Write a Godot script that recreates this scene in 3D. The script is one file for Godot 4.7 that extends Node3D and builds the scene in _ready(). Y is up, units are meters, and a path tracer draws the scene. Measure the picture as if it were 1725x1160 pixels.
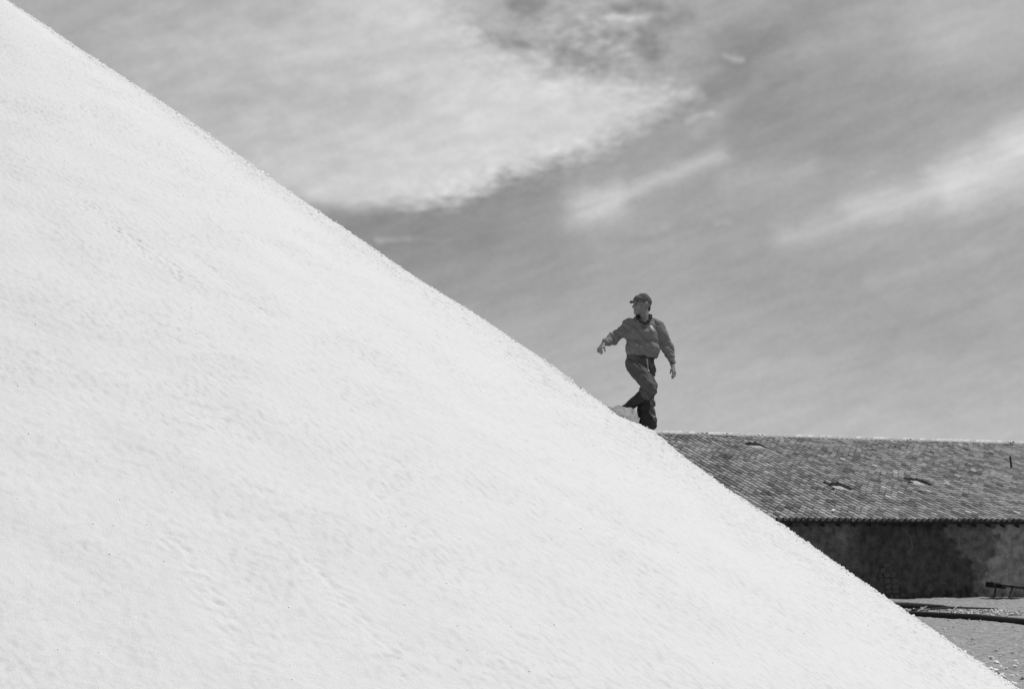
extends Node3D
# A man walks down the crest of a heap of salt; behind it stands a long tiled warehouse under a bright streaked sky.
# Units are metres, y up. The photograph is black and white, so every colour is a grey.

const EYE := Vector3(0, 2.1, 0)
const LENS := 2400.0 / 1160.0              # focal length over picture height
const TILT := 7.71                         # degrees the camera looks up
const SUN_TO := Vector3(0.48, 0.875, -0.055)

# the heap of salt: a cone of repose
const APEX := Vector3(-7.9, 10.362, -19.878)
const REPOSE := 0.7054
# the warehouse: the foot of its front wall, its long axis and its outward side
const WALL_FOOT := Vector3(12.734, 0, -49.12)
const WALL_YAW := 20.93
const ROOF_PITCH := 17.5
const EAVE_OUT := 0.45
const EAVE_Y := 2.66
const ROOF_RUN := 11.88

var rng := RandomNumberGenerator.new()
var taken := {}


# ---------------------------------------------------------------- helpers
func numbered(called: String) -> String:
	if not taken.has(called):
		taken[called] = 0
		return called
	taken[called] += 1
	return "%s_%03d" % [called, taken[called]]

func tag(o: Node, label := "", category := "", group := "", kind := "") -> Node:
	if label: o.set_meta("label", label)
	if category: o.set_meta("category", category)
	if group: o.set_meta("group", group)
	if kind: o.set_meta("kind", kind)
	return o

func thing(called: String, at: Vector3, turn := Basis()) -> Node3D:
	var o := Node3D.new()
	o.name = numbered(called)
	o.transform = Transform3D(turn, at)
	add_child(o)
	return o

func put(called: String, mesh: Mesh, m: Material, parent: Node = self, at := Transform3D()) -> MeshInstance3D:
	var o := MeshInstance3D.new()
	o.name = numbered(called) if parent == self else called
	o.mesh = mesh
	if m: o.material_override = m
	o.transform = at
	o.cast_shadow = GeometryInstance3D.SHADOW_CASTING_SETTING_ON
	parent.add_child(o, true)
	return o

func scatter(called: String, mesh: Mesh, m: Material, places: Array, tones: PackedFloat32Array, parent: Node) -> MultiMeshInstance3D:
	var mm := MultiMesh.new()
	mm.transform_format = MultiMesh.TRANSFORM_3D
	mm.use_colors = true
	mm.mesh = mesh
	mm.instance_count = places.size()
	for i in places.size():
		mm.set_instance_transform(i, places[i])
		var t := tones[i]
		mm.set_instance_color(i, Color(t, t, t))
	var o := MultiMeshInstance3D.new()
	o.name = numbered(called) if parent == self else called
	o.multimesh = mm
	o.material_override = m
	parent.add_child(o, true)
	o.set_meta("kind", "stuff")
	return o

func grey(v: float) -> Color:              # a linear base colour
	return Color(v, v, v).linear_to_srgb()

func noise(seed_: int, freq: float, octaves := 3, kind := FastNoiseLite.TYPE_SIMPLEX_SMOOTH) -> FastNoiseLite:
	var n := FastNoiseLite.new()
	n.seed = seed_
	n.noise_type = kind
	n.frequency = freq
	n.fractal_type = FastNoiseLite.FRACTAL_FBM if octaves > 1 else FastNoiseLite.FRACTAL_NONE
	n.fractal_octaves = octaves
	return n

func matte(name_: String, v: float, rough := 0.9, spec := 0.3) -> StandardMaterial3D:
	var m := StandardMaterial3D.new()
	m.resource_name = name_
	m.albedo_color = grey(v)
	m.roughness = rough
	m.metallic_specular = spec
	return m

func noise_tex(n: FastNoiseLite, size: int, low: float, high: float) -> NoiseTexture2D:
	var t := NoiseTexture2D.new()
	t.width = size
	t.height = size
	t.seamless = true
	t.noise = n
	var g := Gradient.new()
	g.set_color(0, Color(low, low, low))
	g.set_color(1, Color(high, high, high))
	t.color_ramp = g
	return t

func bump_tex(n: FastNoiseLite, size: int, strength: float) -> NoiseTexture2D:
	var t := NoiseTexture2D.new()
	t.width = size
	t.height = size
	t.seamless = true
	t.noise = n
	t.as_normal_map = true
	t.bump_strength = strength
	return t

func weave(m: StandardMaterial3D, n: FastNoiseLite, per_metre: float, low: float, high: float, bump := 0.0) -> void:
	m.albedo_texture = noise_tex(n, 256, low, high)
	if bump > 0.0:
		m.normal_enabled = true
		m.normal_texture = bump_tex(n, 256, bump)
	m.uv1_triplanar = true
	m.uv1_scale = Vector3.ONE * per_metre

func facets(v: PackedVector3Array, n: PackedVector3Array, idx: PackedInt32Array, uv := PackedVector2Array(), tone := PackedColorArray()) -> ArrayMesh:
	var a := []
	a.resize(Mesh.ARRAY_MAX)
	a[Mesh.ARRAY_VERTEX] = v
	a[Mesh.ARRAY_NORMAL] = n
	a[Mesh.ARRAY_INDEX] = idx
	if uv.size(): a[Mesh.ARRAY_TEX_UV] = uv
	if tone.size(): a[Mesh.ARRAY_COLOR] = tone
	var m := ArrayMesh.new()
	m.add_surface_from_arrays(Mesh.PRIMITIVE_TRIANGLES, a)
	return m

# a grid of points, cols wide; outward is cross(down a row, along a column) turned by flip
func sheet(v: PackedVector3Array, cols: int, flip := false, uv := PackedVector2Array(), tone := PackedColorArray()) -> ArrayMesh:
	var rows := v.size() / cols
	var n := PackedVector3Array()
	n.resize(v.size())
	for r in rows:
		var ra := maxi(r - 1, 0) * cols
		var rb := mini(r + 1, rows - 1) * cols
		for c in cols:
			var du := v[r * cols + mini(c + 1, cols - 1)] - v[r * cols + maxi(c - 1, 0)]
			var dv := v[rb + c] - v[ra + c]
			var q := dv.cross(du).normalized()
			if q == Vector3.ZERO:          # a pole or a cap: outward from the neighbouring ring
				var mid := Vector3.ZERO
				var other := (1 if r == 0 else rows - 2) * cols
				for i in cols: mid += v[other + i] / cols
				q = (v[r * cols + c] - mid).normalized() * (-1.0 if flip else 1.0)
			n[r * cols + c] = -q if flip else q
	var idx := PackedInt32Array()
	idx.resize((rows - 1) * (cols - 1) * 6)
	var k := 0
	for r in rows - 1:
		for c in cols - 1:
			var p := r * cols + c
			var q0 := p + 1 if not flip else p + cols
			var q1 := p + cols if not flip else p + 1
			idx[k] = p
			idx[k + 1] = q0
			idx[k + 2] = q1
			idx[k + 3] = q0
			idx[k + 4] = p + cols + 1
			idx[k + 5] = q1
			k += 6
	return facets(v, n, idx, uv, tone)

# a box with chamfered edges, one SurfaceTool per call
func block(size: Vector3, bevel := 0.01, wobble := 0.0) -> ArrayMesh:
	var st := SurfaceTool.new()
	st.begin(Mesh.PRIMITIVE_TRIANGLES)
	st.set_smooth_group(-1)
	var h := size / 2
	var b := minf(bevel, minf(h.x, minf(h.y, h.z)) * 0.9)
	var pts := {}
	for sx in [-1, 1]:
		for sy in [-1, 1]:
			for sz in [-1, 1]:
				var j := Vector3(rng.randf_range(-1, 1), rng.randf_range(-1, 1), rng.randf_range(-1, 1)) * wobble
				var s := Vector3(sx, sy, sz)
				pts[[s, 0]] = Vector3(sx * h.x, sy * (h.y - b), sz * (h.z - b)) + j
				pts[[s, 1]] = Vector3(sx * (h.x - b), sy * h.y, sz * (h.z - b)) + j
				pts[[s, 2]] = Vector3(sx * (h.x - b), sy * (h.y - b), sz * h.z) + j
	for ax in 3:
		var u := (ax + 1) % 3
		var w := (ax + 2) % 3
		for s in [-1.0, 1.0]:
			var q := []
			for c in [[-1, -1], [1, -1], [1, 1], [-1, 1]]:
				var k := Vector3.ZERO
				k[ax] = s
				k[u] = c[0]
				k[w] = c[1]
				q.append(pts[[k, ax]])
			quad(st, q)
		for su in [-1.0, 1.0]:
			for sw in [-1.0, 1.0]:
				var k0 := Vector3.ZERO
				k0[ax] = -1
				k0[u] = su
				k0[w] = sw
				var k1 := k0
				k1[ax] = 1
				quad(st, [pts[[k0, u]], pts[[k1, u]], pts[[k1, w]], pts[[k0, w]]])
	for s in pts:
		if s[1] == 0:
			tri(st, pts[[s[0], 0]], pts[[s[0], 1]], pts[[s[0], 2]])
	st.generate_normals()
	return st.commit()

func tri(st: SurfaceTool, a: Vector3, b: Vector3, c: Vector3, inside := Vector3.ZERO) -> void:
	if (b - a).cross(c - a).dot((a + b + c) / 3 - inside) > 0:
		var t := b
		b = c
		c = t
	for p in [a, b, c]:
		st.add_vertex(p)

func quad(st: SurfaceTool, q: Array, inside := Vector3.ZERO) -> void:
	tri(st, q[0], q[1], q[2], inside)
	tri(st, q[0], q[2], q[3], inside)

# a tube along points with a radius at each
func tube(pts: Array, radii: Array, sides := 10, rough := 0.0) -> ArrayMesh:
	var v := PackedVector3Array()
	var n := pts.size()
	var old := Vector3.ZERO
	for i in n:
		var t: Vector3 = (pts[mini(i + 1, n - 1)] - pts[maxi(i - 1, 0)]).normalized()
		var x := t.cross(Vector3.UP if absf(t.y) < 0.9 else Vector3.RIGHT).normalized()
		if i > 0:
			x = (old - t * old.dot(t)).normalized()
		old = x
		var y := t.cross(x)
		for s in sides + 1:
			var a := TAU * (s % sides) / sides
			var r: float = radii[i] * (1.0 + rough * sin(a * 3.0 + i * 1.7))
			v.append(pts[i] + (x * cos(a) + y * sin(a)) * r)
	var first := PackedVector3Array()
	for s in sides + 1: first.append(pts[0])
	var last := PackedVector3Array()
	for s in sides + 1: last.append(pts[n - 1])
	return sheet(first + v + last, sides + 1, true)

func lump(seed_: int, squash := 0.75, lumps := 0.28) -> ArrayMesh:
	var nz := noise(seed_, 1.1, 2)
	var v := PackedVector3Array()
	for r in 7:
		var th := PI * r / 6.0
		for c in 9:
			var ph := TAU * (c % 8) / 8.0
			var d := Vector3(sin(th) * cos(ph), cos(th), sin(th) * sin(ph))
			v.append(d * (1.0 + lumps * 2.0 * nz.get_noise_3dv(d * 1.3)) * Vector3(1, squash, 1) * 0.5)
	return sheet(v, 9, true)


# ---------------------------------------------------------------- sky
const CLEAR := [
	[172, 172, 172, 172, 175, 180, 180, 178, 174, 172, 172, 168, 155, 168, 178, 176],
	[172, 170, 172, 178, 180, 180, 180, 178, 174, 170, 168, 148, 158, 165, 177, 172],
	[172, 172, 174, 178, 178, 178, 175, 168, 160, 160, 168, 147, 155, 158, 160, 165],
	[172, 172, 174, 176, 176, 172, 165, 160, 158, 163, 158, 154, 155, 160, 168, 180],
	[170, 170, 172, 172, 168, 147, 142, 142, 150, 163, 162, 165, 166, 170, 178, 178],
	[165, 165, 165, 160, 148, 143, 143, 146, 154, 162, 160, 163, 166, 166, 166, 166],
	[160, 160, 160, 160, 158, 156, 155, 157, 160, 165, 167, 162, 162, 165, 165, 167],
	[168, 168, 168, 168, 168, 168, 168, 170, 172, 174, 172, 172, 168, 165, 166, 170],
	[172, 172, 172, 172, 172, 172, 172, 172, 175, 177, 182, 180, 178, 176, 176, 178],
	[180, 180, 180, 180, 180, 180, 180, 180, 180, 182, 185, 185, 185, 185, 185, 185],
	[186, 186, 186, 186, 186, 186, 186, 186, 186, 186, 187, 188, 188, 188, 188, 188]]
const MASS := [
	[172, 170, 170, 172, 180, 196, 201, 190, 176, 172, 170, 165],
	[172, 172, 178, 185, 190, 193, 201, 200, 188, 180, 175, 165],
	[175, 175, 176, 180, 182, 190, 196, 206, 209, 202, 194, 180],
	[178, 178, 180, 185, 190, 196, 202, 208, 204, 198, 190, 180],
	[180, 180, 184, 188, 195, 200, 205, 205, 202, 195, 190, 180]]
const MASS_RIM := [[150, -90], [760, -90], [790, 20], [812, 62], [880, 84], [935, 112], [1040, 125], [1125, 140], [1150, 160], [1118, 196], [1040, 234], [960, 274], [860, 300], [770, 344], [640, 356], [540, 346], [400, 330], [150, 330]]
# wisps: from, to, half width, how much lighter
const WISPS := [
	[985, 352, 1035, 336, 34, 40], [1040, 330, 1215, 262, 18, 26], [1150, 268, 1218, 262, 6, 10],
	[1320, 402, 1480, 358, 20, 18], [1440, 360, 1620, 305, 32, 28], [1600, 312, 1790, 215, 46, 34], [1370, 372, 1500, 346, 14, 12],
	[1222, 94, 1236, 97, 5, 26], [1236, 98, 1252, 102, 8, 34], [636, 404, 690, 402, 5, 20], [690, 402, 760, 404, 4, 7],
	[1290, 110, 1460, 48, 22, 9], [1230, 300, 1370, 288, 24, 9], [1470, 474, 1650, 424, 16, 8], [1400, 30, 1560, 10, 16, 6], [1560, 60, 1700, 40, 40, 7],
	[1205, 374, 1226, 372, 5, 12], [1060, 390, 1120, 380, 16, 9], [1180, 215, 1280, 145, 16, 9], [1010, 430, 1250, 400, 20, 5],
	[1140, 160, 1184, 160, 7, 22], [1160, 200, 1196, 188, 6, 20], [930, 262, 1000, 240, 12, 6],
	[822, 62, 850, 70, 7, -20], [846, 68, 890, 80, 12, -30], [868, 4, 905, 12, 17, -34], [900, 22, 880, 30, 12, -22], [1035, 14, 1112, 8, 12, -26], [1100, 44, 1150, 24, 18, -20],
	[1082, 72, 1100, 84, 22, -30], [1040, 56, 1086, 64, 14, -14], [950, 92, 1005, 104, 20, -19], [975, 104, 1015, 112, 12, -18], [1148, 186, 1200, 150, 24, -14], [1200, 130, 1290, 60, 46, -8],
	[1030, 30, 1090, 32, 9, 26], [1060, 92, 1078, 100, 12, 16], [900, 96, 980, 130, 10, 12], [640, 85, 760, 80, 20, -7], [560, 180, 700, 178, 30, -6], [430, 30, 520, 8, 20, -6]]

func cell(g: Array, x: float, y: float) -> float:
	var fx := clampf(x / 115.0, 0.0, g[0].size() - 1.001)
	var fy := clampf(y / 80.0, 0.0, g.size() - 1.001)
	var i := int(fx)
	var j := int(fy)
	var u := smoothstep(0.0, 1.0, fx - i)
	var w := smoothstep(0.0, 1.0, fy - j)
	return lerpf(lerpf(g[j][i], g[j][i + 1], u), lerpf(g[j + 1][i], g[j + 1][i + 1], u), w)

func cloud_rim(p: Vector2) -> float:       # signed distance, inside positive
	var d := 1e9
	var inside := false
	var n := MASS_RIM.size()
	for i in n:
		var a := Vector2(MASS_RIM[i][0], MASS_RIM[i][1])
		var b := Vector2(MASS_RIM[(i + 1) % n][0], MASS_RIM[(i + 1) % n][1])
		var e := b - a
		var w := p - a
		d = minf(d, (w - e * clampf(w.dot(e) / e.length_squared(), 0.0, 1.0)).length())
		if (a.y > p.y) != (b.y > p.y) and p.x < (b.x - a.x) * (p.y - a.y) / (b.y - a.y) + a.x:
			inside = not inside
	return d if inside else -d

func make_sky() -> ImageTexture:
	var wide := noise(11, 0.9, 4)
	var fine := noise(12, 1.0, 5)
	var warp_a := noise(13, 1.0, 4)
	var streak := noise(14, 1.0, 4)
	var puff := noise(15, 1.0, 4)
	var tilt := Basis(Vector3.RIGHT, deg_to_rad(-TILT))
	# sRGB brightness of the air and the clouds in a direction
	var anywhere := func(dir: Vector3) -> float:
		var q := Vector2(dir.x, dir.z) / (maxf(dir.y, 0.0) + 0.16)
		var r := Vector2(q.x * 0.9 + q.y * 0.43, q.y * 0.9 - q.x * 0.43)
		var c := wide.get_noise_2d(r.x * 0.45 + 7.3, r.y * 1.1)
		var f := fine.get_noise_2d(r.x * 1.3, r.y * 3.1)
		return lerpf(187.0, 164.0, smoothstep(0.0, 0.35, dir.y)) + 26.0 * smoothstep(-0.15, 0.5, c + f * 0.22) + f * 7.0 - 5.0
	var here := func(dir: Vector3) -> float:
		var c := tilt * dir
		var x := 862.5 - 2400.0 * c.x / c.z
		var y := 580.0 + 2400.0 * c.y / c.z
		var wx := warp_a.get_noise_2d(x * 0.011, y * 0.017) * 30.0 + warp_a.get_noise_2d(x * 0.04 + 90.0, y * 0.06) * 5.0
		var wy := warp_a.get_noise_2d(x * 0.011 + 40.0, y * 0.017) * 22.0 + warp_a.get_noise_2d(x * 0.04, y * 0.06 + 50.0) * 4.0
		var px := x + wx
		var py := y + wy
		var v: float = cell(CLEAR, px, py)
		if py < 420.0 and px < 1220.0 and px > 60.0:
			var rim := cloud_rim(Vector2(x + wx * 0.4, y + wy * 0.4))
			var soft := lerpf(18.0, 40.0, smoothstep(600.0, 350.0, x)) if y > 200.0 else 30.0
			var into := smoothstep(-soft, soft * 1.3, rim + (puff.get_noise_2d(x * 0.010 + y * 0.008, y * 0.05) * 14.0 + fine.get_noise_2d(x * 0.03, y * 0.08) * 9.0) * smoothstep(520.0, 760.0, x) + puff.get_noise_2d(x * 0.012, y * 0.02) * 8.0)
			v = lerpf(v, cell(MASS, px, py) + 4.0 + 9.0 * puff.get_noise_2d(x * 0.013 + 3.0, y * 0.024), into)
			v += 16.0 * fine.get_noise_2d(x * 0.035 + 11.0, y * 0.065) * exp(-pow((rim - 12.0) / 38.0, 2.0)) * smoothstep(500.0, 800.0, x)
		var p := Vector2(x + wx * 0.45, y + wy * 0.45)
		var lighter := 0.0
		var darker := 0.0
		for s in WISPS:
			if p.y > 540.0: break
			var a := Vector2(s[0], s[1])
			var e := Vector2(s[2], s[3]) - a
			var w: Vector2 = p - a
			var t := clampf(w.dot(e) / e.length_squared(), 0.0, 1.0)
			var d2: float = (w - e * t).length_squared() / (s[4] * s[4])
			if d2 < 5.0:
				var q: float = s[5] * exp(-d2)
				lighter = maxf(lighter, q)
				darker = minf(darker, q)
		var fibre := streak.get_noise_2d((x * 0.95 - y * 0.31) * 0.005 + 20.0, (x * 0.31 + y * 0.95) * 0.07)
		v += lighter * (1.0 + 0.3 * fibre) + darker
		# broken cloud near the top, fine streaks everywhere
		var broken := exp(-pow((x - 1000.0) / 150.0, 2.0) - pow((y - 55.0) / 75.0, 2.0)) + 0.5 * exp(-pow((x - 1150.0) / 60.0, 2.0) - pow((y - 170.0) / 45.0, 2.0)) + 0.35 * exp(-pow((x - 900.0) / 160.0, 2.0) - pow((y - 290.0) / 40.0, 2.0))
		v += broken * (20.0 * puff.get_noise_2d(x * 0.03 + y * 0.01, y * 0.05) + 22.0 * fine.get_noise_2d(x * 0.03 + 7.0, y * 0.06))
		var along := x * 0.94 - y * 0.34
		var across := x * 0.34 + y * 0.94
		v += 7.0 * streak.get_noise_2d(along * 0.006, across * 0.028) + 2.5 * streak.get_noise_2d(along * 0.02 + 60.0, across * 0.09) + 3.0 * fine.get_noise_2d(x * 0.05, y * 0.07)
		return v
	var coarse := Image.create(1024, 512, false, Image.FORMAT_L8)
	for j in 512:
		var th := PI * (j + 0.5) / 512.0
		var up := cos(th)
		for i in 1024:
			var v := 150.0
			if up > -0.02:
				var ph := TAU * (i + 0.5) / 1024.0
				v = anywhere.call(Vector3(sin(th) * sin(ph), up, -sin(th) * cos(ph)))
			coarse.set_pixel(i, j, Color8(int(v), int(v), int(v)))
	coarse.resize(4096, 2048, Image.INTERPOLATE_CUBIC)
	var drng := RandomNumberGenerator.new()
	drng.seed = 5
	for j in range(690, 1046):
		var th := PI * (j + 0.5) / 2048.0
		for k in range(-340, 340):
			var ph := TAU * (k + 0.5) / 4096.0
			var dir := Vector3(sin(th) * sin(ph), cos(th), -sin(th) * cos(ph))
			var inside := smoothstep(340.0, 250.0, absf(k)) * smoothstep(690.0, 745.0, j)
			var v: float = lerpf(anywhere.call(dir), here.call(dir), inside) + drng.randf_range(-2.0, 2.0)
			coarse.set_pixel(posmod(k, 4096), j, Color8(int(v + 0.5), int(v + 0.5), int(v + 0.5)))
	return ImageTexture.create_from_image(coarse)


# ---------------------------------------------------------------- bodies from joints: smooth union of tapered capsules, surface nets
class Flesh:
	var a := PackedVector3Array()
	var b := PackedVector3Array()
	var ra := PackedFloat32Array()
	var rb := PackedFloat32Array()
	var flat := PackedFloat32Array()       # depth (z) is divided by this
	var cuts := []                          # [point, outward normal]
	var holes := []                         # [centre, radius]
	var k := 0.03
	var folds: FastNoiseLite
	var fold_size := 0.0
	var fold_map := Basis()
	var turn := Transform3D()

	func bone(from: Vector3, to: Vector3, r0: float, r1 := -1.0, depth := 1.0) -> void:
		a.append(turn * from)
		b.append(turn * to)
		ra.append(r0)
		rb.append(r0 if r1 < 0.0 else r1)
		flat.append(depth)

	func dist(p: Vector3) -> float:
		var d := 1e3
		for i in a.size():
			var w := p - a[i]
			var e := b[i] - a[i]
			var f := flat[i]
			if f != 1.0:
				w.z /= f
				e.z /= f
			var l := e.length_squared()
			var t := clampf(w.dot(e) / l, 0.0, 1.0) if l > 1e-9 else 0.0
			var q := (w - e * t).length() - ra[i] - (rb[i] - ra[i]) * t
			var h := maxf(k - absf(d - q), 0.0) / k
			d = minf(d, q) - h * h * k * 0.25
		if folds:
			d += fold_size * folds.get_noise_3dv(fold_map * p)
		for h in holes:
			var q: float = h[1] - p.distance_to(h[0])
			var s := maxf(0.012 - absf(d - q), 0.0) / 0.012
			d = maxf(d, q) + s * s * 0.003
		for c in cuts:
			d = maxf(d, (p - c[0]).dot(c[1]))
		return d

	func skin(cell: float, v: PackedVector3Array, n: PackedVector3Array, idx: PackedInt32Array) -> void:
		var lo := Vector3.ONE * 1e3
		var hi := -lo
		for i in a.size():
			var r := Vector3.ONE * (maxf(ra[i], rb[i]) + absf(fold_size) + cell * 2) * Vector3(1, 1, maxf(flat[i], 1.0))
			lo = lo.min(a[i] - r).min(b[i] - r)
			hi = hi.max(a[i] + r).max(b[i] + r)
		var B := 4
		var nb := Vector3i(((hi - lo) / (cell * B)).ceil())
		var dim := nb * B + Vector3i.ONE
		var field := PackedFloat32Array()
		field.resize(dim.x * dim.y * dim.z)
		var sy := dim.x
		var sz := dim.x * dim.y
		var live := []
		var reach := cell * B * 0.87 * 1.5 + absf(fold_size)
		for z in nb.z:
			for y in nb.y:
				for x in nb.x:
					var c := lo + (Vector3(x, y, z) + Vector3.ONE * 0.5) * (cell * B)
					var d := dist(c)
					var is_live := absf(d) < reach
					if is_live: live.append(Vector3i(x, y, z))
					for kz in B:
						for ky in B:
							var o := x * B + (y * B + ky) * sy + (z * B + kz) * sz
							for kx in B:
								field[o + kx] = dist(lo + Vector3(x * B + kx, y * B + ky, z * B + kz) * cell) if is_live else d
		# the far faces of the grid lie outside
		for z in dim.z:
			for y in dim.y:
				field[dim.x - 1 + y * sy + z * sz] = 1.0
		for z in dim.z:
			for x in dim.x:
				field[x + (dim.y - 1) * sy + z * sz] = 1.0
		for y in dim.y:
			for x in dim.x:
				field[x + y * sy + (dim.z - 1) * sz] = 1.0
		var at := {}
		var e := cell * 0.5
		for bl in live:
			for kz in B:
				for ky in B:
					for kx in B:
						var g := Vector3i(bl.x * B + kx, bl.y * B + ky, bl.z * B + kz)
						var o := g.x + g.y * sy + g.z * sz
						var f := [field[o], field[o + 1], field[o + sy], field[o + sy + 1], field[o + sz], field[o + sz + 1], field[o + sz + sy], field[o + sz + sy + 1]]
						var neg := 0
						for q in f:
							if q < 0.0: neg += 1
						if neg == 0 or neg == 8: continue
						var sum := Vector3.ZERO
						var m := 0
						for i in 8:
							for ax in 3:
								var j := i | (1 << ax)
								if j == i or (f[i] < 0.0) == (f[j] < 0.0): continue
								var t: float = f[i] / (f[i] - f[j])
								var p := Vector3(i & 1, (i >> 1) & 1, (i >> 2) & 1)
								p[ax] += t
								sum += p
								m += 1
						var pos := lo + (Vector3(g) + sum / m) * cell
						at[o] = v.size()
						v.append(pos)
						n.append(Vector3(dist(pos + Vector3(e, 0, 0)) - dist(pos - Vector3(e, 0, 0)), dist(pos + Vector3(0, e, 0)) - dist(pos - Vector3(0, e, 0)), dist(pos + Vector3(0, 0, e)) - dist(pos - Vector3(0, 0, e))).normalized())
		var step := [1, sy, sz]
		for o in at:
			for ax in 3:
				var f0 := field[o]
				var f1 := field[o + step[ax]]
				if (f0 < 0.0) == (f1 < 0.0): continue
				var u: int = step[(ax + 1) % 3]
				var w: int = step[(ax + 2) % 3]
				if not (at.has(o - u) and at.has(o - w) and at.has(o - u - w)): continue
				var q0: int = at[o]
				var q1: int = at[o - u]
				var q2: int = at[o - u - w]
				var q3: int = at[o - w]
				if f0 < 0.0:
					idx.append_array(PackedInt32Array([q0, q2, q1, q0, q3, q2]))
				else:
					idx.append_array(PackedInt32Array([q0, q1, q2, q0, q2, q3]))

func flesh_mesh(list: Array) -> ArrayMesh:
	var v := PackedVector3Array()
	var n := PackedVector3Array()
	var idx := PackedInt32Array()
	for l in list:
		var v1 := PackedVector3Array()
		var n1 := PackedVector3Array()
		var i1 := PackedInt32Array()
		l[0].skin(l[1], v1, n1, i1)
		for i in i1:
			idx.append(i + v.size())
		v.append_array(v1)
		n.append_array(n1)
	return facets(v, n, idx)


# ---------------------------------------------------------------- the heap of salt
# how far the crest line sags or swells along the slope: [radius, height]
const CREST := [[0.0, -0.13], [1.6, -0.13], [3.3, -0.085], [5.3, -0.11], [6.6, -0.10], [7.9, -0.045], [8.5, -0.03], [8.93, -0.075], [9.3, -0.078], [9.5, -0.09], [9.66, -0.05], [9.84, 0.01], [10.3, -0.045], [10.8, -0.07], [11.4, -0.055], [12.2, -0.07], [14.0, -0.08], [16.0, -0.08]]
# furrows where lumps rolled down: [from, to (x, z), half width, depth]
const TRACKS := [[-3.12, -13.82, -2.3, -13.3, 0.05, 0.016], [-4.25, -13.98, -3.0, -13.2, 0.16, 0.014], [-1.4, -10.0, -0.7, -9.3, 0.08, 0.014], [-2.3, -9.7, -1.6, -8.9, 0.12, 0.012]]
var n_big: FastNoiseLite
var n_mid: FastNoiseLite
var n_fine: FastNoiseLite

func crest(r: float) -> float:
	for i in CREST.size() - 1:
		if r < CREST[i + 1][0]:
			var t: float = (r - CREST[i][0]) / (CREST[i + 1][0] - CREST[i][0])
			return lerpf(CREST[i][1], CREST[i + 1][1], smoothstep(0.0, 1.0, t))
	return CREST[-1][1]

func salt_at(r: float, phi: float, rough := 1.0) -> Vector3:
	var deg := fposmod(rad_to_deg(phi) + 90.0, 360.0) - 90.0
	var local := smoothstep(34.0, 16.0, absf(deg - 8.0))
	var edge := smoothstep(26.0, 13.0, absf(deg - 8.0))
	var c := cos(phi)
	var s := sin(phi)
	var p := APEX + Vector3(r * c, -REPOSE * sqrt(r * r + 0.03) + lerpf(-0.07, crest(r), local), r * s)
	var out := Vector3(REPOSE * c, 1.0, REPOSE * s) / sqrt(1.0 + REPOSE * REPOSE)
	var h := n_big.get_noise_3dv(p) * 0.022 * lerpf(1.0, 0.35, local)
	if rough > 0.0:
		h += n_mid.get_noise_3dv(p) * lerpf(0.0026, 0.021, edge)
		var f := n_fine.get_noise_3dv(p)
		h += (f + 0.6 * maxf(f, 0.0)) * lerpf(0.0020, 0.011, edge)
		if deg > 40.0:
			var q := Vector2(p.x, p.z)
			for t in TRACKS:
				var a := Vector2(t[0], t[1])
				var e := Vector2(t[2], t[3]) - a
				var w := q - a
				var d: float = (w - e * clampf(w.dot(e) / e.length_squared(), 0.0, 1.0)).length() / t[4]
				if d < 2.5:
					h -= t[5] * exp(-d * d) * clampf(2.2 * n_mid.get_noise_3dv(p * 2.3), 0.0, 1.0)
	return p + out * h

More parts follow.
